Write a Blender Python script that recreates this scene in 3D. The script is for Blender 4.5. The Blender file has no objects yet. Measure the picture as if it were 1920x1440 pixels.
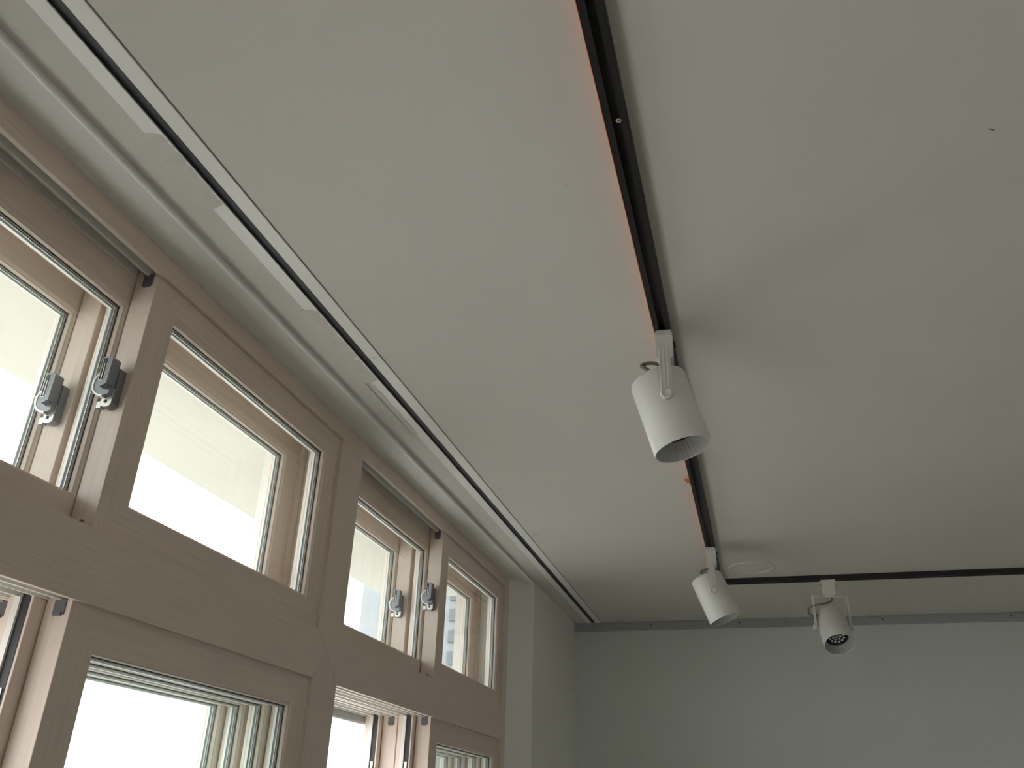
import bpy, math, random
from mathutils import Vector, Matrix
random.seed(4)
scene = bpy.context.scene
col = scene.collection
U = 0.78            # metres per survey unit
CAMZ = 1.55         # camera height above the floor
CX = 1.28894        # camera distance from the window plane (survey units)
KW = 0.9875
H = 1.2             # ceiling above the camera (survey units)

def fp(x, y, z):
    return Vector((x * U, y * U, z * U + CAMZ))
def wp(x, y, z):    # window survey coordinates -> world
    return fp(CX + (x - CX) * KW, y * KW, z * KW)
def idt(x, y, z):
    return Vector((x, y, z))

# ------------------------------------------------------------------ materials
def new_mat(name):
    m = bpy.data.materials.new(name); m.use_nodes = True
    nt = m.node_tree; nt.nodes.clear()
    out = nt.nodes.new('ShaderNodeOutputMaterial')
    b = nt.nodes.new('ShaderNodeBsdfPrincipled')
    nt.links.new(b.outputs[0], out.inputs[0])
    return m, nt, b, out
def plain(name, c, rough=.5, metal=0., noise=0., nscale=8., bump=0., bscale=60., spec=.5):
    m, nt, b, out = new_mat(name)
    b.inputs['Roughness'].default_value = rough
    b.inputs['Metallic'].default_value = metal
    b.inputs['Specular IOR Level'].default_value = spec
    b.inputs['Base Color'].default_value = (*c, 1)
    if noise or bump:
        tc = nt.nodes.new('ShaderNodeTexCoord')
    if noise:
        n = nt.nodes.new('ShaderNodeTexNoise'); n.inputs['Scale'].default_value = nscale
        n.inputs['Detail'].default_value = 5
        nt.links.new(tc.outputs['Object'], n.inputs['Vector'])
        r = nt.nodes.new('ShaderNodeValToRGB')
        r.color_ramp.elements[0].position = .3; r.color_ramp.elements[1].position = .7
        r.color_ramp.elements[0].color = (*[v * (1 - noise) for v in c], 1)
        r.color_ramp.elements[1].color = (*[min(1, v * (1 + noise)) for v in c], 1)
        nt.links.new(n.outputs['Fac'], r.inputs['Fac'])
        nt.links.new(r.outputs['Color'], b.inputs['Base Color'])
    if bump:
        n2 = nt.nodes.new('ShaderNodeTexNoise'); n2.inputs['Scale'].default_value = bscale
        n2.inputs['Detail'].default_value = 6
        nt.links.new(tc.outputs['Object'], n2.inputs['Vector'])
        bp = nt.nodes.new('ShaderNodeBump'); bp.inputs['Strength'].default_value = bump
        bp.inputs['Distance'].default_value = .002
        nt.links.new(n2.outputs['Fac'], bp.inputs['Height'])
        nt.links.new(bp.outputs['Normal'], b.inputs['Normal'])
    return m
def wood(name, c, axis):
    m, nt, b, out = new_mat(name)
    b.inputs['Roughness'].default_value = .5
    b.inputs['Specular IOR Level'].default_value = .35
    tc = nt.nodes.new('ShaderNodeTexCoord')
    mp = nt.nodes.new('ShaderNodeMapping')
    mp.inputs['Scale'].default_value = (260, 260, 5) if axis == 'z' else (260, 5, 260)
    nt.links.new(tc.outputs['Object'], mp.inputs['Vector'])
    n = nt.nodes.new('ShaderNodeTexNoise'); n.inputs['Scale'].default_value = 1.
    n.inputs['Detail'].default_value = 4
    nt.links.new(mp.outputs['Vector'], n.inputs['Vector'])
    r = nt.nodes.new('ShaderNodeValToRGB')
    r.color_ramp.elements[0].position = .33; r.color_ramp.elements[1].position = .68
    r.color_ramp.elements[0].color = (*[v * .93 for v in c], 1)
    r.color_ramp.elements[1].color = (*[v * 1.035 for v in c], 1)
    nt.links.new(n.outputs['Fac'], r.inputs['Fac'])
    nt.links.new(r.outputs['Color'], b.inputs['Base Color'])
    bp = nt.nodes.new('ShaderNodeBump'); bp.inputs['Strength'].default_value = .25
    bp.inputs['Distance'].default_value = .0006
    nt.links.new(n.outputs['Fac'], bp.inputs['Height'])
    nt.links.new(bp.outputs['Normal'], b.inputs['Normal'])
    return m
def glass(name):
    m, nt, b, out = new_mat(name); nt.nodes.remove(b)
    tr = nt.nodes.new('ShaderNodeBsdfTransparent'); tr.inputs[0].default_value = (.984, .993, .989, 1)
    gl = nt.nodes.new('ShaderNodeBsdfGlossy'); gl.inputs['Roughness'].default_value = .0
    lw = nt.nodes.new('ShaderNodeFresnel'); lw.inputs['IOR'].default_value = 1.35
    geo = nt.nodes.new('ShaderNodeNewGeometry')
    inv = nt.nodes.new('ShaderNodeMath'); inv.operation = 'SUBTRACT'; inv.inputs[0].default_value = 1.
    nt.links.new(geo.outputs['Backfacing'], inv.inputs[1])
    mul = nt.nodes.new('ShaderNodeMath'); mul.operation = 'MULTIPLY'
    nt.links.new(lw.outputs[0], mul.inputs[0]); nt.links.new(inv.outputs[0], mul.inputs[1])
    mx = nt.nodes.new('ShaderNodeMixShader')
    nt.links.new(mul.outputs[0], mx.inputs[0]); nt.links.new(tr.outputs[0], mx.inputs[1]); nt.links.new(gl.outputs[0], mx.inputs[2])
    nt.links.new(mx.outputs[0], out.inputs[0])
    return m
def spacer_mat(name):
    m, nt, b, out = new_mat(name)
    b.inputs['Metallic'].default_value = .35; b.inputs['Roughness'].default_value = .35
    tc = nt.nodes.new('ShaderNodeTexCoord'); sp = nt.nodes.new('ShaderNodeSeparateXYZ')
    nt.links.new(tc.outputs['Object'], sp.inputs[0])
    ad = nt.nodes.new('ShaderNodeMath'); ad.operation = 'ADD'
    nt.links.new(sp.outputs['Y'], ad.inputs[0]); nt.links.new(sp.outputs['Z'], ad.inputs[1])
    ml = nt.nodes.new('ShaderNodeMath'); ml.operation = 'MULTIPLY'; ml.inputs[1].default_value = 2 * math.pi / .0046
    nt.links.new(ad.outputs[0], ml.inputs[0])
    si = nt.nodes.new('ShaderNodeMath'); si.operation = 'SINE'; nt.links.new(ml.outputs[0], si.inputs[0])
    r = nt.nodes.new('ShaderNodeValToRGB')
    r.color_ramp.elements[0].position = .15; r.color_ramp.elements[1].position = .45
    r.color_ramp.elements[0].color = (.32, .34, .34, 1); r.color_ramp.elements[1].color = (.9, .91, .9, 1)
    nt.links.new(si.outputs[0], r.inputs['Fac']); nt.links.new(r.outputs['Color'], b.inputs['Base Color'])
    return m

WOODC = (.70, .60, .52)
M = dict(
    wood_v=wood('beech_laminate_upright', WOODC, 'z'),
    wood_h=wood('beech_laminate_level', WOODC, 'y'),
    pvc=plain('white_pvc', (.74, .73, .69), .4),
    gasket=plain('dark_rubber', (.03, .032, .034), .6),
    spacer=spacer_mat('perforated_spacer'),
    glass=glass('clear_glazing'),
    lock=plain('grey_die_cast', (.235, .245, .265), .35, .35),
    lockplate=plain('bright_zinc', (.62, .62, .60), .3, .6),
    clip=plain('grey_plastic', (.13, .135, .15), .5),
    ceiling=plain('ceiling_paint', (.715, .695, .665), .8, 0, .025, 1.6, .05, 120, .2),
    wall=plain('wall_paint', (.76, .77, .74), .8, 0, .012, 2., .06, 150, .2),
    reveal=plain('reveal_paint', (.78, .78, .755), .75, 0, .02, 6, .08, 90, .2),
    floor=plain('floor_vinyl', (.50, .46, .40), .35, 0, .12, 3),
    alu=plain('satin_aluminium', (.93, .925, .91), .38, 0, .02, 3),
    aludark=plain('grey_aluminium', (.42, .44, .44), .45, .4),
    slot=plain('slot_black', (.045, .052, .06), .55),
    black=plain('black_track', (.0085, .009, .0105), .5),
    film=plain('orange_film', (.80, .19, .05), .5),
    brass=plain('brass_screw', (.55, .48, .33), .35, .8),
    screw=plain('dark_screw', (.05, .05, .05), .5, .5),
    white=plain('white_powder_coat', (.70, .695, .67), .42, 0, .01, 12),
    whitepl=plain('white_plastic', (.72, .705, .70), .4),
    groove=plain('grey_green_sealant', (.30, .34, .33), .6),
    inner=plain('shaded_inner_white', (.46, .46, .45), .45),  # white inside of the heads, greyed to put recess shade into the colour
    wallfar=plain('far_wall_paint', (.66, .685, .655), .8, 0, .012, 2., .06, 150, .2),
    bead=plain('lit_edge_corner_bead', (.90, .90, .88), .5),
    lens=plain('dark_lens', (.06, .06, .065), .3),
    led=plain('led_lens', (.85, .86, .86), .08, .6),
    cable=plain('brown_grey_cable', (.20, .175, .14), .5),
    soffit=plain('soffit_render', (.60, .585, .535), .85, 0, .02, 3),
    ground=plain('pale_paving', (.51, .485, .445), .9),
    tower=plain('pale_tower_render', (.30, .315, .325), .8),
    towerwin=plain('tower_glazing', (.13, .15, .175), .4),
    smear=plain('filler_paint', (.70, .68, .65), .85, 0, .05, 30),
    mark=plain('scuff', (.16, .15, .13), .9),
)

# ------------------------------------------------------------------ mesh builder
class MB:
    def __init__(s, tf=idt):
        s.v = []; s.f = []; s.m = []; s.tf = tf; s.mats = []; s.smooth = []
    def mi(s, m):
        if m not in s.mats: s.mats.append(m)
        return s.mats.index(m)
    def add(s, verts, faces, m, smooth=False):
        o = len(s.v); k = s.mi(m)
        s.v += [s.tf(*p) for p in verts]
        for f in faces:
            s.f.append([i + o for i in f]); s.m.append(k); s.smooth.append(smooth)
    def box(s, x0, x1, y0, y1, z0, z1, m):
        if x0 > x1: x0, x1 = x1, x0
        if y0 > y1: y0, y1 = y1, y0
        if z0 > z1: z0, z1 = z1, z0
        s.add([(x0, y0, z0), (x1, y0, z0), (x1, y1, z0), (x0, y1, z0), (x0, y0, z1), (x1, y0, z1), (x1, y1, z1), (x0, y1, z1)],
              [(0, 3, 2, 1), (4, 5, 6, 7), (0, 1, 5, 4), (1, 2, 6, 5), (2, 3, 7, 6), (3, 0, 4, 7)], m)
    def prism(s, poly, axis, a0, a1, m, smooth=False):
        """closed polygon (2D) extruded along an axis"""
        n = len(poly)
        def p3(p, a):
            return {'x': (a, p[0], p[1]), 'y': (p[0], a, p[1]), 'z': (p[0], p[1], a)}[axis]
        v = [p3(p, a0) for p in poly] + [p3(p, a1) for p in poly]
        f = [[i, (i + 1) % n, n + (i + 1) % n, n + i] for i in range(n)]
        s.add(v, f, m, smooth)
        s.add(v, [list(range(n))[::-1], [n + i for i in range(n)]], m)
    def lathe(s, prof, m, seg=64, axis='z', c=(0, 0, 0), smooth=True, radfn=None):
        v = []; f = []
        for j, (r, h) in enumerate(prof):
            for i in range(seg):
                t = 2 * math.pi * i / seg
                rr = radfn(j, t, r) if radfn else r
                a, b = rr * math.cos(t), rr * math.sin(t)
                p = {'z': (a, b, h), 'y': (a, h, b), 'x': (h, a, b)}[axis]
                v.append((p[0] + c[0], p[1] + c[1], p[2] + c[2]))
        for j in range(len(prof) - 1):
            for i in range(seg):
                k = (i + 1) % seg
                f.append([j * seg + i, j * seg + k, (j + 1) * seg + k, (j + 1) * seg + i])
        s.add(v, f, m, smooth)
        s.add(v, [list(range(seg))[::-1]], m) if prof[0][0] > 1e-6 and getattr(s, 'cap0', False) else None
    def tube(s, pts, r, m, seg=12, sub=8):
        P = [Vector(p) for p in pts]; Q = []
        for i in range(len(P) - 1):
            p0 = P[max(i - 1, 0)]; p1 = P[i]; p2 = P[i + 1]; p3 = P[min(i + 2, len(P) - 1)]
            for k in range(sub):
                t = k / sub
                Q.append(.5 * ((2 * p1) + (p2 - p0) * t + (2 * p0 - 5 * p1 + 4 * p2 - p3) * t * t + (3 * p1 - p0 - 3 * p2 + p3) * t ** 3))
        Q.append(P[-1])
        v = []; f = []; nrm = None
        for i, q in enumerate(Q):
            t = (Q[min(i + 1, len(Q) - 1)] - Q[max(i - 1, 0)]).normalized()
            if nrm is None:
                nrm = t.cross(Vector((0, 0, 1)) if abs(t.z) < .9 else Vector((1, 0, 0))).normalized()
            nrm = (nrm - t * nrm.dot(t)).normalized(); bn = t.cross(nrm)
            for k in range(seg):
                a = 2 * math.pi * k / seg
                v.append(tuple(q + nrm * (r * math.cos(a)) + bn * (r * math.sin(a))))
        for i in range(len(Q) - 1):
            for k in range(seg):
                l = (k + 1) % seg
                f.append([i * seg + k, i * seg + l, (i + 1) * seg + l, (i + 1) * seg + k])
        f.append(list(range(seg))[::-1]); f.append([(len(Q) - 1) * seg + k for k in range(seg)])
        s.add(v, f, m, True)
    def build(s, name, parent=None, origin=None, bevel=0., local=False, loc=None, rot=None):
        o3 = Vector((0, 0, 0))
        if not local:
            if parent is not None:
                q = parent
                while q is not None: o3 += q.location; q = q.parent
            if origin is not None: o3 = Vector(origin)
        me = bpy.data.meshes.new(name)
        me.from_pydata([tuple(p - o3) for p in s.v], [], s.f)
        for m in s.mats: me.materials.append(m)
        for p, k, sm in zip(me.polygons, s.m, s.smooth): p.material_index = k; p.use_smooth = sm
        me.validate()
        import bmesh
        bm = bmesh.new(); bm.from_mesh(me); bmesh.ops.recalc_face_normals(bm, faces=bm.faces); bm.to_mesh(me); bm.free()
        me.update()
        o = bpy.data.objects.new(name, me); col.objects.link(o)
        if parent is not None: o.parent = parent
        elif origin is not None: o.location = origin
        if loc is not None: o.location = loc
        if rot is not None: o.rotation_euler = rot
        if bevel:
            b = o.modifiers.new('bevel', 'BEVEL'); b.width = bevel; b.segments = 2; b.limit_method = 'ANGLE'
            b.angle_limit = math.radians(40); b.harden_normals = False
        return o
def tag(o, label=None, cat=None, group=None, kind=None):
    if label: o['label'] = label
    if cat: o['category'] = cat
    if group: o['group'] = group
    if kind: o['kind'] = kind
    return o
def empty(name, loc, rz=0):
    o = bpy.data.objects.new(name, None); col.objects.link(o)
    o.location = loc; o.rotation_euler = (0, 0, rz); o.empty_display_size = .05
    return o

# ------------------------------------------------------------------ room shell
XW = .125            # inner face of the window wall
YF = 5.75            # far wall
YR = 4.49            # right end of the window opening (at the frame)
YRW = 4.615          # right end of the opening at the wall face
XO = CX + (-.305 - CX) * KW    # outer face of the wall
XE, YB = 7.2, -4.6
YL = -1.66
SILL = -.83
FZ = -CAMZ / U
CT = 1.42
ZH = 1.188           # underside of the window head

w = MB(fp)
w.prism([(XO, YR), (.016, YR), (XW, YRW), (XW, YF + .2), (XO, YF + .2)], 'z', FZ, ZH, M['wall'])
w.box(XO, XW, YB - .2, YL, FZ, ZH, M['wall'])
w.box(XO, XW, YL, YR, FZ, SILL, M['wall'])
w.box(XO, XW, YB - .2, YF + .2, ZH + .0001, CT, M['reveal'])
# rounded plaster bead along the opening head, paler coat paints in its lit edge
w.prism([(XW - .008, ZH + .001), (XW - .0065, ZH - .0045), (XW - .001, ZH - .0062), (XW + .0026, ZH - .0045), (XW + .0032, ZH + .001), (XW, ZH + .003)], 'y', YL, YRW, M['bead'])
tag(w.build('wall_left'), 'white plastered wall with deep window opening', 'wall', kind='structure')
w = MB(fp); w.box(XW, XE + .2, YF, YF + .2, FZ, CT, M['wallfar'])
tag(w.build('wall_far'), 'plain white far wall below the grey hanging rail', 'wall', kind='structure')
WZ0, WZ1 = -.75, .95
RW = [(-4.4, -2.0)]                    # unseen window added opposite, to brighten the room side of the frames
BW = []
def pierced(name, axis, t0, t1, a0, a1, holes, label):
    w = MB(fp)
    def bx(p, q, z0, z1):
        if axis == 'y': w.box(t0, t1, p, q, z0, z1, M['wall'])
        else: w.box(p, q, t0, t1, z0, z1, M['wall'])
    bx(a0, a1, FZ, WZ0); bx(a0, a1, WZ1, CT)
    e = [a0] + [v for h in holes for v in h] + [a1]
    for i in range(0, len(e), 2): bx(e[i], e[i + 1], WZ0, WZ1)
    tag(w.build(name), label, 'wall', kind='structure')
pierced('wall_right', 'y', XE, XE + .2, YB - .2, YF, RW, 'white wall opposite, with one added window')
pierced('wall_rear', 'x', YB - .2, YB, XW, XE, BW, 'white wall behind the viewer')
def fill_window(n, axis, t0, p, q):
    r = empty('window_%d' % n, fp(t0, (p + q) / 2, WZ0) if axis == 'y' else fp((p + q) / 2, t0, WZ0))
    tag(r, 'plain framed window added out of view for fill light', 'window', kind='structure')
    b = MB(fp); g = MB(fp)
    def bx(mb, a, c, z0, z1, d0, d1, m):
        if axis == 'y': mb.box(t0 + d0, t0 + d1, a, c, z0, z1, m)
        else: mb.box(a, c, t0 + d0, t0 + d1, z0, z1, m)
    f = .09
    bx(b, p, q, WZ0, WZ0 + f, .04, .12, M['pvc']); bx(b, p, q, WZ1 - f, WZ1, .04, .12, M['pvc'])
    for a in (p, (p + q - f) / 2, q - f): bx(b, a, a + f, WZ0 + f, WZ1 - f, .04, .12, M['pvc'])
    b.build('window_frame', r)
    bx(g, p + f, q - f, WZ0 + f, WZ1 - f, .07, .08, M['glass'])
    g.build('glass_pane', r)
for n, (p, q) in enumerate(RW): fill_window(2 + n, 'y', XE, p, q)
for n, (p, q) in enumerate(BW): fill_window(4 + n, 'x', YB - .2, p, q)
w = MB(fp); w.box(XO, XE + .2, YB - .2, YF + .2, FZ - .1, FZ, M['floor'])
tag(w.build('floor'), 'light vinyl floor', 'floor', kind='structure')
XG = [.2116, .2476, .2741, .3114]
w = MB(fp)
w.box(XW, XG[0] + .012, YB, YF, H, CT, M['ceiling'])
w.box(XG[3] - .012, XE, YB, YF, H, CT, M['ceiling'])
w.box(XG[0] + .012, XG[3] - .012, YB, YF, H + .05, CT, M['ceiling'])
ceil = tag(w.build('ceiling'), 'pale painted plaster ceiling', 'ceiling', kind='structure')
def blot(name, cx, cy, lx, ly, ang, parent, m, z=H, n=14):
    b = MB(fp); pts = []
    for i in range(n):
        t = 2 * math.pi * i / n; k = 1 + random.uniform(-.3, .3)
        a, c = lx * k * math.cos(t), ly * k * math.sin(t)
        pts.append((cx + a * math.cos(ang) - c * math.sin(ang), cy + a * math.sin(ang) + c * math.cos(ang)))
    b.prism(pts, 'z', z - .0006, z, m)
    return b.build(name, parent)
for q in ((1.821, 1.405, .0075, .0014, .6), (.343, 3.211, .016, .006, .4), (.346, 3.757, .012, .005, .2), (1.0, 1.37, .0012, .0012, 0)):
    blot('scuff_mark', *q, ceil, M['mark'] if q[0] > .5 else M['smear'])

# ------------------------------------------------------------------ window
BAYS = [(-1.547, .3515), (.513, 2.4115), (2.5735, 4.4703)]
ZT, ZO, ZS, ZB = 1.203, 1.1448, .5121, .3649
ZLB, ZL0 = -.76, -.84             # lower opening bottom, frame bottom
LY0, LY1 = -1.625, 4.547
SH = .146                         # second layer lies this far outside the first
win = empty('window_1', wp(0, 0, ZL0))
tag(win, 'wood-laminate double sliding window with upper and lower sashes', 'window', kind='structure')
def frame(dx, outer):
    b = MB(wp); G = .025
    def member(y0, y1, z0, z1, horiz, gy0=0, gy1=0, gz0=0, gz1=0):
        m = M['wood_h'] if horiz else M['wood_v']
        b.box(dx - .012, dx, y0, y1, z0, z1, m)
    # front lips
    member(LY0, LY1, ZO, ZT, True)
    member(LY0, LY1, ZL0, ZLB, True)
    edges = [LY0] + [e for bay in BAYS for e in bay] + [LY1]
    for i in range(0, len(edges), 2):
        member(edges[i], edges[i + 1], ZLB, ZO, False)
    for (a, c) in BAYS:
        member(a, c, ZB, ZS, True)
    # deep bodies behind the lips
    X0, X1 = dx - SH + .0005, dx - .012
    b.box(X0, X1, LY0, LY1, ZO + G, ZT, M['pvc'])
    b.box(X0, X1, LY0, LY1, ZL0, ZLB - G, M['pvc'])
    for i in range(0, len(edges), 2):
        y0 = edges[i] + (G if i else 0); y1 = edges[i + 1] - (G if i + 2 < len(edges) else 0)
        b.box(X0, X1, y0, y1, ZLB - G, ZO + G, M['pvc'])
    for (a, c) in BAYS:
        b.box(X0, X1, a - G, c + G, ZB + G, ZS - G, M['pvc'])
    o = b.build('window_frame', win, bevel=.0006)
    o['label'] = 'outer window frame' if outer else 'wood-laminate frame facing the room'
    # guide rails in the tracks
    t = MB(wp)
    for (a, c) in BAYS:
        for xc in (-.0395, -.1085):
            x0, x1 = dx + xc - .0035, dx + xc + .0035
            t.box(x0, x1, a - G, c + G, ZO + .001, ZO + G, M['pvc'])
            t.box(x0, x1, a - G, c + G, ZB + .001, ZB + G, M['pvc'])
            t.box(x0, x1, a - G, c + G, ZS - G, ZS - .002, M['pvc'])
            t.box(x0, x1, a - G, c + G, ZLB - G, ZLB - .002, M['pvc'])
        for zz in (ZO, ZB):
            t.box(dx - .0785, dx - .0745, a - G, c + G, zz + .003, zz + G, M['pvc'])
            t.box(dx - .0195, dx - .0175, a - G, c + G, zz + .006, zz + G, M['pvc'])
            t.box(dx - SH + .0005, dx - .1385, a - G, c + G, zz + .001, zz + G, M['pvc'])
    tr = t.build('guide_rail', win); tr['label'] = 'white plastic guide rails inside the frame'
frame(0, False); frame(-SH, True)
# V-shaped weld seams where transom meets mullion
b = MB(wp)
def seam(y0, z0, y1, z1):
    d = Vector((y1 - y0, z1 - z0)).normalized() * .0007; n = (-d.y, d.x)
    b.prism([(y0 - n[0], z0 - n[1]), (y1 - n[0], z1 - n[1]), (y1 + n[0], z1 + n[1]), (y0 + n[0], z0 + n[1])], 'x', -.001, .0001, M['wood_dark'])
M['wood_dark'] = plain('seam_brown', (.46, .385, .32), .7)
for (a, c) in BAYS[:2]:
    seam(c, ZS, c + .078, (ZS + ZB) / 2); seam(c + .078, (ZS + ZB) / 2, c, ZB)
for (a, c) in BAYS[1:]:
    seam(a, ZS, a - .078, (ZS + ZB) / 2); seam(a - .078, (ZS + ZB) / 2, a, ZB)
b.build('weld_seam', win)

def sash(name, xf, y0, y1, z0, z1, gy0, gy1, gz0, gz1, label, lock=False, topclip=False, botclip=False, edge=False, th=.0615):
    """mitred sash: profile swept round the glass opening; xf = front face"""
    prof = [('o', 0.), ('o2', 0.), (.009, 0.), (.0045, -.0045), (.0015, -.006), (0., -.013), (0., -(th - .013)), (.006, -(th - .004)), (.009, -th), ('o2', -th), ('o', -th)]
    b = MB(wp); corners = []
    for (cy, cz, oy, oz) in ((gy0, gz0, y0, z0), (gy1, gz0, y1, z0), (gy1, gz1, y1, z1), (gy0, gz1, y0, z1)):
        sy = -1 if cy == gy0 else 1; sz = -1 if cz == gz0 else 1
        ring = []
        for (v, d) in prof:
            if v == 'o': ring.append((xf + d - (.0008 if d == 0 else -.0008), oy, oz))
            elif v == 'o2': ring.append((xf + d, oy - sy * .0008, oz - sz * .0008))
            else: ring.append((xf + d, cy + sy * v, cz + sz * v))
        corners.append(ring)
    n = len(prof)
    for k in range(4):
        A, B = corners[k], corners[(k + 1) % 4]
        m = M['wood_h'] if k in (0, 2) else M['wood_v']
        b.add(A + B, [[i, (i + 1) % n, n + (i + 1) % n, n + i] for i in range(n)], m)
    s = b.build(name, win); s['label'] = label
    # double glazing: two panes, perforated spacer, rubber gaskets
    g = MB(wp)
    for xa in (-.0205, -.042):
        g.box(xf + xa - .005, xf + xa, gy0 - .006, gy1 + .006, gz0 - .006, gz1 + .006, M['glass'])
    gp = g.build('glass_pane', s); gp['label'] = 'clear double glazing'
    q = MB(wp); r = MB(wp)
    def ring(mb, xa, xb, v0, v1, m):
        mb.box(xa, xb, gy0 - v1, gy0 - v0, gz0 - v1, gz1 + v1, m); mb.box(xa, xb, gy1 + v0, gy1 + v1, gz0 - v1, gz1 + v1, m)
        mb.box(xa, xb, gy0 - v0, gy1 + v0, gz0 - v1, gz0 - v0, m); mb.box(xa, xb, gy0 - v0, gy1 + v0, gz1 + v0, gz1 + v1, m)
    ring(q, xf - .0415, xf - .0345, -.0045, .004, M['alu'])
    ring(q, xf - .0345, xf - .0275, -.0015, .004, M['groove'])
    ring(q, xf - .0275, xf - .0256, -.0030, .004, M['spacer'])
    sp = q.build('glazing_spacer', s); sp['label'] = 'bright perforated aluminium spacer'
    ring(r, xf - .0203, xf - .0165, -.0022, .003, M['gasket'])
    r.build('gasket', s)
    if topclip or botclip:
        c = MB(wp)
        if topclip: c.box(xf - .040, xf - .013, y0 - .0025, y0 + .01, z1 - .045, z1 - .012, M['clip']); c.box(xf - .036, xf - .018, y0 - .005, y0, z1 - .048, z1 - .040, M['clip'])
        if botclip: c.lathe([(0, y0 - .003), (.0055, y0 - .003), (.0055, y0 + .002)], M['clip'], 16, 'y', (xf - .030, 0, z0 + .034))
        k = c.build('guide_clip', s); k['label'] = 'dark plastic guide clip on the sash edge'
    if edge:   # receiving edge of an opened rear sash: groove and white strip
        c = MB(wp)
        c.box(xf - .0265, xf - .0065, y0 - .0012, y0 + .004, z0 + .003, z1 - .003, M['gasket'])
        c.box(xf - .0415, xf - .0265, y0 - .006, y0 + .004, z0 + .003, z1 - .003, M['pvc'])
        c.box(xf - .022, xf - .011, y0 - .0035, y0, .16, .195, M['lockplate'])
        k = c.build('edge_strip', s); k['label'] = 'white and dark strip on the sash edge'
    if lock:
        crescent(s, xf, y0, lock)
    return s
def crescent(parent, xf, y, zc):
    b = MB(wp)
    x0, x1 = xf - .047, xf - .017
    # body block, rounded ends
    def slab(xc, r, za, zb, ya, yb, m):
        pts = []
        for i in range(9):
            t = math.pi * i / 8; pts.append((xc + r * math.cos(t), zb - r * .55 + r * .55 * math.sin(t)))
        for i in range(9):
            t = math.pi + math.pi * i / 8; pts.append((xc + r * math.cos(t), za + r * .55 + r * .55 * math.sin(t)))
        b.prism(pts, 'y', ya, yb, m)
    xc = (x0 + x1) / 2
    slab(xc, .0150, zc - .060, zc + .038, y - .020, y, M['lock'])
    slab(xc, .0135, zc - .060, zc - .012, y - .0225, y - .020, M['lockplate'])
    # crescent hub with a hook reaching over the rear sash
    hub = []
    for i in range(21):
        t = math.radians(60 + 240 * i / 20); hub.append((xc - .004 + .031 * math.cos(t), zc - .006 + .031 * math.sin(t)))
    b.prism(hub, 'y', y - .034, y - .022, M['lock'])
    rim = []
    for i in range(15):
        t = math.radians(100 + 170 * i / 14); rim.append((xc - .004 + .0345 * math.cos(t), zc - .006 + .0345 * math.sin(t)))
    for i in range(15):
        t = math.radians(270 - 170 * i / 14); rim.append((xc - .004 + .030 * math.cos(t), zc - .006 + .030 * math.sin(t)))
    b.prism(rim, 'y', y - .0355, y - .0215, M['lockplate'])
    b.box(xc - .041, xc - .033, y - .034, y - .02, zc - .012, zc + .006, M['lockplate'])
    # lever
    lv = [(xc - .013, zc - .016), (xc - .004, zc - .023), (xc + .012, zc - .016), (xc + .0125, zc + .048), (xc + .008, zc + .053), (xc - .0095, zc + .053), (xc - .013, zc + .049)]
    b.prism(lv, 'y', y - .049, y - .022, M['lock'])
    # raised outline and slot on the lever face
    cx = xc - .0045
    def loop(w, za, zb, t, ya, m):
        b.box(cx - w, cx - w + t, ya, y - .049, za, zb, m); b.box(cx + w - t, cx + w, ya, y - .049, za, zb, m)
        b.box(cx - w, cx + w, ya, y - .049, zb - t, zb, m); b.box(cx - w, cx + w, ya, y - .049, za, za + t, m)
    loop(.0072, zc - .008, zc + .051, .0014, y - .0498, M['lockplate'])
    b.box(cx - .0052, cx + .0052, y - .0494, y - .049, zc - .005, zc + .048, M['gasket'])
    b.box(cx - .0010, cx + .0010, y - .0500, y - .049, zc - .004, zc + .034, M['lockplate'])
    # screw head on the plate and keeper on the rear sash
    b.lathe([(0, y - .0245), (.004, y - .0240), (.0045, y - .022)], M['screw'], 12, 'y', (xc - .002, 0, zc - .047))
    b.box(xc - .034, xc - .022, y - .012, y, zc - .056, zc - .040, M['lockplate'])
    k = b.build('crescent_lock', parent, bevel=.0006); k['label'] = 'grey metal crescent lock'
GZ0, GZ1 = .594, 1.062
for bi, (a, c) in enumerate(BAYS):
    y2 = 1.405 + (bi - 1) * 2.0705; g2 = y2 + .0970; g1 = y2 - .0085
    for lay in (0, 1):
        dx = -SH * lay
        side = 'outer ' if lay else ''
        zl = .836 - .026 * lay if bi < 2 else .8447 - .026 * lay
        sash('upper_sash', dx - .012, y2, c + .02, ZS - .018, ZO + .018, g2, c - .0925, GZ0, GZ1,
             side + 'upper front sash', lock=zl / KW, topclip=True, botclip=True)
        sash('upper_sash', dx - .0775, a - .02, g2, ZS - .018, ZO + .018, a + .089, g1, GZ0, GZ1, side + 'upper rear sash')
        sash('lower_sash', dx - .012, y2, c + .02, ZLB - .018, ZB + .018, g2, c - .0925, ZLB + .085, .2754,
             side + 'lower front sash', topclip=True)
        ye = y2 - .032
        sash('lower_sash', dx - .0775, ye, c - .005, ZLB - .018, ZB + .018, ye + .10, c - .105, ZLB + .085, .2754,
             side + 'lower rear sash slid open behind the front sash', edge=True)
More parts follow.
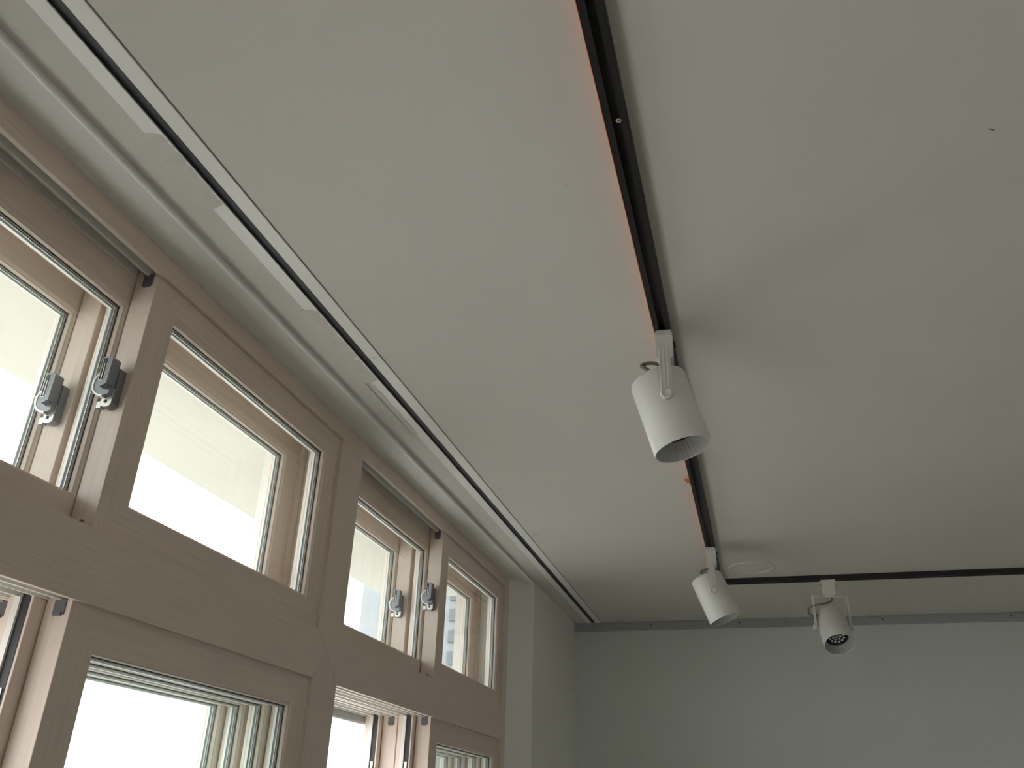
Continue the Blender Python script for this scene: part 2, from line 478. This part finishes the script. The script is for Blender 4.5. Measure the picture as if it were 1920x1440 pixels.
# exterior cover posts and roll-up insect screens
for bi, (a, c) in enumerate(BAYS):
    b = MB(wp)
    if bi < 2: b.box(-.352, -2 * SH, c + .0885, c + .1615, ZL0, ZT, M['pvc'])
    b.box(-.352, -2 * SH, a - .0, c + .0885, ZO + .033, ZT, M['pvc'])
    b.build('cover_strip', win)['label'] = 'white outside cover strip'
    b = MB(wp)
    ym = a + .925
    b.box(-.325, -2 * SH - .001, a - .02, ym, .339, .42, M['aludark'])
    b.box(-.322, -2 * SH - .004, a - .02, ym, .333, .339, M['alu'])
    b.box(-.312, -2 * SH - .001, ym, ym + .03, ZLB, .42, M['alu'])
    s = b.build('insect_screen', win, bevel=.002); s['label'] = 'grey roll-up insect screen housing outside the window'

# outside: overhanging slab, ground, distant tower
b = MB(fp); b.box(XO - .56, XO, -4.5, 4.8, 1.183, 1.35, M['soffit'])
tag(b.build('trim_1'), 'cream overhanging slab outside above the windows', 'overhang', kind='structure')
b = MB(fp); b.box(-400, 400, -300, 500, -11.2, -11, M['ground'])
tag(b.build('ground'), 'pale paved ground outside', 'ground', kind='structure')
tw = empty('apartment_tower', (-66.0, 126, -7))
tag(tw, 'pale distant apartment tower seen through the far right sashes', 'building')
tx1 = -55.5 * 1.0
b = MB(idt)
b.box(tx1, tx1 + 34, 118, 134, -7, 62, M['tower'])
b.build('tower_body', tw)
tw2 = None
for fl in range(19):
    for k, (dx, wd, hh) in enumerate(((4.4, 1.9, 1.7), (9.6, 2.6, 1.7), (14.2, 1.6, 1.7))):
        z = -3 + fl * 3.0
        if tw2 is None or k >= 0:
            b = MB(idt); b.box(tx1 + dx, tx1 + dx + wd, 117.6, 118.15, z, z + hh, M['towerwin'])
            b.build('window', tw)

# ------------------------------------------------------------------ ceiling hanging rail (two lengths) and far wall rail
def rail(y0, y1, label):
    r = empty('picture_rail', fp((XG[1] + XG[2]) / 2, y0, H))
    tag(r, label, 'rail', 'aluminium hanging rails set into the ceiling')
    b = MB(fp)
    t = .0022
    b.prism([(XG[0], H - .0003), (XG[0] + .0015, H - t), (XG[1], H - t), (XG[1], H + .03), (XG[1] - .002, H + .03), (XG[1] - .002, H), (XG[0], H)], 'y', y0, y1, M['alu'])
    b.build('flange', r)
    b = MB(fp)
    b.prism([(XG[3], H - .0003), (XG[3], H), (XG[2] + .002, H), (XG[2] + .002, H + .03), (XG[2], H + .03), (XG[2], H - t), (XG[3] - .0015, H - t)], 'y', y0, y1, M['alu'])
    b.build('flange', r)
    b = MB(fp); b.box(XG[1], XG[2], y0, y1, H + .005, H + .03, M['slot'])
    b.box(XG[1], XG[1] + .0012, y0, y1, H + .001, H + .010, M['slot']); b.box(XG[2] - .0012, XG[2], y0, y1, H + .001, H + .010, M['slot'])
    b.build('slot', r)['label'] = 'dark hanging slot'
    b = MB(fp); b.box(XG[3] + .0003, XG[3] + .0022, y0, y1, H - .0009, H, M['mark'])
    b.build('shadow_gap', r)['label'] = 'thin dark joint along the rail'
    return r
ra = rail(-2.2, 1.985, 'near length of aluminium hanging rail in ceiling above the windows, filler smeared on it')
rb = rail(1.987, YF - .005, 'far length of aluminium hanging rail in ceiling ending at the far wall')
def smear(y0, y1, x0, x1, parent):
    b = MB(fp); n = 26; L = []; R = []
    for i in range(n + 1):
        y = y0 + (y1 - y0) * i / n
        L.append((x0, y)); R.append((x1 - random.uniform(0, .005) - (.02 if i in (0, n) else 0), y + random.uniform(-.004, .004)))
    b.prism(L + R[::-1], 'z', H - .0028, H - .0003, M['smear'])
    b.build('paint_smear', parent)['label'] = 'filler smeared over the rail edge'
smear(1.03, 1.27, XG[0] - .01, XG[0] + .034, ra)
smear(1.70, 1.984, XG[0] - .01, XG[0] + .034, ra)
smear(1.988, 2.13, XG[0] - .01, XG[0] + .034, rb)
smear(2.13, 2.55, XG[0] - .01, XG[0] + .012, rb)
blot('rail_screw', .258, 1.955, .003, .003, 0, ra, M['screw'], z=H + .0098)

fr = empty('picture_rail', fp(.126, YF, H))
tag(fr, 'grey metal hanging rail along top of the far wall', 'rail')
b = MB(fp)
b.prism([(YF - .016, H - .0002), (YF - .016, H - .007), (YF - .007, H - .009), (YF - .007, H - .034), (YF - .013, H - .036), (YF - .013, H - .0545), (YF, H - .0545), (YF, H - .0002)], 'x', .127, XE - .02, M['aludark'])
b.build('rail_body', fr)
for x in (.64, 1.21, 1.495, 2.07, 2.79, 3.4, 4.0):
    b = MB(fp); b.lathe([(0, YF - .0095), (.0035, YF - .0092), (.0042, YF - .006)], M['screw'], 14, 'y', (x, 0, H - .022))
    b.build('screw', fr)

# ------------------------------------------------------------------ black lighting tracks
TZ = H - .025        # underside of the track
def track(name, along, c0, c1, a0, a1, label):
    r = empty(name, fp((c0 + c1) / 2, a0, H) if along == 'y' else fp(a0, (c0 + c1) / 2, H))
    tag(r, label, 'track')
    b = MB(fp); t = .004; cm = (c0 + c1) / 2; sw = .0075
    P = [(c0, H), (c0, TZ + .001), (c0 + .001, TZ), (cm - sw, TZ), (cm - sw, TZ + .002), (cm - sw - .004, TZ + .002), (cm - sw - .004, TZ + .016),
         (cm + sw + .004, TZ + .016), (cm + sw + .004, TZ + .002), (cm + sw, TZ + .002), (cm + sw, TZ), (c1 - .001, TZ), (c1, TZ + .001), (c1, H)]
    b.prism(P, along, a0, a1, M['black'])
    b.build('track_body', r)
    return r, cm
XT0, XT1 = 1.1105, 1.1535
t1, xm = track('lighting_track', 'y', XT0, XT1, -2.5, 4.7435, 'long black lighting track on the ceiling parallel to the windows, orange film on its edge')
t2, ym = track('lighting_track', 'x', 4.6995, 4.7435, XT1 + .0005, 6.2, 'black lighting track on the ceiling parallel to the far wall')
def bits(y0, y1):
    b = MB(fp); b.box(XT0 - .0011, XT0 - .0001, y0, y1, TZ - .0006, H - .0008, M['film'])
    b.build('protective_film', t1)['label'] = 'orange protective film'
bits(-2.4, 1.02); bits(1.023, 3.155); bits(3.24, 4.70)
b = MB(fp)
b.add([(XT0, 3.12, H - .011), (XT0 - .024, 3.128, H - .010), (XT0 - .012, 3.165, H - .012), (XT0, 3.175, H - .011),
       (XT0, 3.12, H - .0125), (XT0 - .024, 3.128, H - .0115), (XT0 - .012, 3.165, H - .0135), (XT0, 3.175, H - .0125)],
      [(0, 1, 2, 3), (7, 6, 5, 4), (0, 4, 5, 1), (1, 5, 6, 2), (2, 6, 7, 3), (3, 7, 4, 0)], M['film'])
b.build('film_scrap', t1)['label'] = 'torn orange scrap of film sticking out'
for (x, y, m) in ((1.137, 1.19, M['brass']), (1.1345, 3.35, M['screw'])):
    b = MB(fp); b.lathe([(.0022, TZ - .0002), (.0026, TZ - .0016), (.0048, TZ - .0016), (.0055, TZ)], m, 20, 'z', (x, y, 0))
    b.lathe([(0, TZ - .0003), (.0024, TZ - .0003)], M['gasket'], 20, 'z', (x, y, 0))
    b.build('track_screw', t1)

# ------------------------------------------------------------------ spotlights (local survey units scaled by U)
def sl(x, y, z): return Vector((x, y, z)) * U
R, LA, LBT = .074, .094, .119
def spotlight(px, py, rz, drop, tilt, yaw, cable, label):
    """origin at the underside of the track; local y is the yoke axis"""
    root = empty('track_spotlight', fp(px, py, TZ), rz)
    tag(root, label, 'spotlight', 'white cylinder spotlights hung from the black tracks')
    # adapter
    b = MB(sl)
    b.prism([(-.0215, 0), (-.023, -.006), (-.022, -.076), (-.017, -.081), (.017, -.081), (.022, -.076), (.023, -.006), (.0215, 0)], 'y', -.031, .031, M['whitepl'])
    b.box(-.0205, .0205, -.040, -.031, -.016, 0, M['whitepl'])
    b.box(-.0145, .0145, .031, .038, -.016, -.001, M['whitepl'])
    b.prism([(-.017, -.081), (-.013, -.0865), (.013, -.0865), (.017, -.081)], 'y', -.022, .022, M['whitepl'])
    b.box(-.024, -.0225, -.014, .014, -.060, -.052, M['whitepl'])
    a = b.build('adapter', root, local=True, bevel=.0012)
    b = MB(sl); b.box(.020, .030, .010, .036, -.0155, -.0115, M['screw'])
    b.build('lock_lever', a, local=True)['label'] = 'small dark locking lever'
    # yoke with ribbed arms
    ya = R + .009; zt = -.0865
    b = MB(sl)
    b.box(-.0145, .0145, -ya, ya, zt - .0045, zt, M['white'])
    for s in (-1, 1):
        y0, y1 = s * ya, s * (ya + .0045)
        top = zt + .008
        pts = [(-.0145, top), (-.0145, -drop)]
        for i in range(1, 9):
            t = math.pi + math.pi * i / 9; pts.append((.0145 * math.cos(t), -drop + .0145 * math.sin(t)))
        pts += [(.0145, -drop), (.0145, top)]
        b.prism(pts, 'y', min(y0, y1), max(y0, y1), M['white'])
        for xr in (-.0135, -.003, .006):
            b.box(xr, xr + .0035, s * (ya + .0045), s * (ya + .0068), top, -drop + .008, M['white'])
    yk = b.build('yoke', root, local=True, rot=(0, 0, yaw), bevel=.0008)
    for s in (-1, 1):
        b = MB(sl)
        prof = [(0., s * (ya + .0125)), (.0095, s * (ya + .0125)), (.0100, s * (ya + .0155)), (.0135, s * (ya + .0150)), (.0150, s * (ya + .0125)), (.0150, s * (ya + .0045)), (0, s * (ya + .0045))]
        b.lathe(prof, M['white'], 72, 'y', (0, 0, -drop), True, lambda j, t, r: r * (1 + (.045 if math.cos(24 * t) > 0 else 0)) if j in (4, 5) else r)
        b.lathe([(0.006, s * (R - .004)), (.006, s * (ya + .002))], M['white'], 16, 'y', (0, 0, -drop))
        b.build('knob', yk, local=True)
    # head
    b = MB(sl)
    prof = [(0, LA)]; rf = .014
    for i in range(7):
        t = math.pi / 2 * i / 6; prof.append((R - rf + rf * math.sin(t), LA - rf + rf * math.cos(t)))
    prof += [(R, -LBT + .001), (R - .0006, -LBT)]
    b.lathe(prof, M['white'], 96)
    b.lathe([(R - .0006, -LBT), (R - .0030, -LBT), (R - .0036, -LBT + .001)], M['white'], 96)
    dz = .052
    ins = [(R - .0036, -LBT + .001), (R - .0050, -LBT + .014), (R - .0075, -LBT + .030), (R - .014, -LBT + dz - .006), (R - .020, -LBT + dz)]
    b.lathe(ins, M['inner'], 192, 'z', (0, 0, 0), True, lambda j, t, r: r - (.0016 if (math.cos(40 * t) > .5 and 0 < j < 4) else 0))
    hd = b.build('head', root, local=True, loc=sl(0, 0, -drop), rot=(0, -tilt, yaw))
    b = MB(sl); rl = R - .018
    b.lathe([(0, -LBT + dz), (rl, -LBT + dz), (rl, -LBT + dz + .003)], M['lens'], 48)
    b.lathe([(rl - .004, -LBT + dz), (rl - .004, -LBT + dz - .004), (rl, -LBT + dz - .004), (rl + .004, -LBT + dz + .002)], M['slot'], 48)
    for (rr, n, ph) in ((0, 1, 0), (.018, 6, .2), (.036, 12, .1)):
        for i in range(n):
            t = ph + 2 * math.pi * i / n
            b.lathe([(.0001, -LBT + dz - .0055), (.0035, -LBT + dz - .0045), (.0058, -LBT + dz - .002), (.0068, -LBT + dz)], M['led'], 14, 'z', (rr * math.cos(t), rr * math.sin(t), 0))
    b.build('lamp_lens', hd, local=True)['label'] = 'recessed lens with small clear dots'
    b = MB(sl); b.tube(cable, .0052, M['cable'])
    b.build('cable', root, local=True)['label'] = 'grey-brown cable looping from adapter into head'
    return root
D1 = TZ - .960
spotlight(1.132, 2.011, .0573, D1, .2644, 0,
          [(.012, .018, -.082), (.030, .022, -.084), (.033, .020, -.089), (.013, .012, -.086), (-.015, .004, -.080), (-.040, 0, -.076), (-.060, -.002, -.080), (-.061, -.004, -.087), (-.045, -.006, -.1015), (-.034, -.006, -.118)],
          'nearest and largest white cylinder spotlight on the long track')
spotlight(1.132, 4.045, 0., TZ - .958, .36, 0,
          [(.012, .012, -.084), (.012, .02, -.092), (-.01, .014, -.088), (-.035, .004, -.095), (-.052, 0, -.105), (-.050, 0, -.112), (-.030, 0, -.112), (-.02, 0, -.122)],
          'white cylinder spotlight where the long track meets the cross track')
spotlight(1.6905, 4.7215, math.pi / 2, TZ - .9326, -.5985, .157,
          [(.0, -.01, -.084), (-.004, -.012, -.100), (-.012, .01, -.118), (-.02, .06, -.128), (-.022, .105, -.142), (-.012, .112, -.165), (.0, .096, -.180), (.01, .07, -.178)],
          'white cylinder spotlight tilted toward the viewer on the cross track by the far wall')

# ------------------------------------------------------------------ recessed ceiling downlight
dl = empty('downlight', fp(1.313, 4.496, H))
tag(dl, 'round white recessed ceiling light behind the long track near the corner', 'ceiling light')
b = MB(fp)
b.lathe([(.1215, H), (.1215, H - .003), (.118, H - .0062), (.104, H - .0075), (.0985, H - .006), (.096, H - .0005)], M['white'], 72, 'z', (1.313, 4.496, 0))
b.build('trim_ring', dl)
b = MB(fp)
b.lathe([(.097, H - .0008), (.06, H - .0035), (.0001, H - .0045)], M['whitepl'], 72, 'z', (1.313, 4.496, 0))
b.build('diffuser', dl)

# ------------------------------------------------------------------ camera
Rm = [[0.9644077720974547, 0.26280876925276775, 0.029141035017132645], [-0.0955148054666197, 0.4490119955585211, -0.8884059600099656], [-0.24656555123272614, 0.8540022123205536, 0.4581327867517253]]
cd = bpy.data.cameras.new('camera'); cam = bpy.data.objects.new('camera', cd); col.objects.link(cam)
cd.sensor_fit = 'HORIZONTAL'; cd.sensor_width = 36.; cd.lens = 1588.27 / 1920 * 36
cd.clip_start = .01; cd.clip_end = 2000
mw = Matrix(((Rm[0][0], -Rm[1][0], -Rm[2][0], 0), (Rm[0][1], -Rm[1][1], -Rm[2][1], 0), (Rm[0][2], -Rm[1][2], -Rm[2][2], 0), (0, 0, 0, 1)))
cam.matrix_world = Matrix.Translation(fp(CX, 0, 0)) @ mw
scene.camera = cam

# ------------------------------------------------------------------ daylight
wd = bpy.data.worlds.new('sky'); scene.world = wd; wd.use_nodes = True
bg = wd.node_tree.nodes['Background']
bg.inputs['Color'].default_value = (.965, .97, 1., 1); bg.inputs['Strength'].default_value = 3.0

vs = scene.view_settings
scene.display_settings.display_device = 'sRGB'
vs.view_transform = 'Standard'; vs.look = 'None'; vs.exposure = 0.72; vs.gamma = 1; vs.use_curve_mapping = False
try:
    scene.cycles.transparent_max_bounces = 40
    scene.cycles.diffuse_bounces = 8
    scene.cycles.max_bounces = 16
except Exception:
    pass
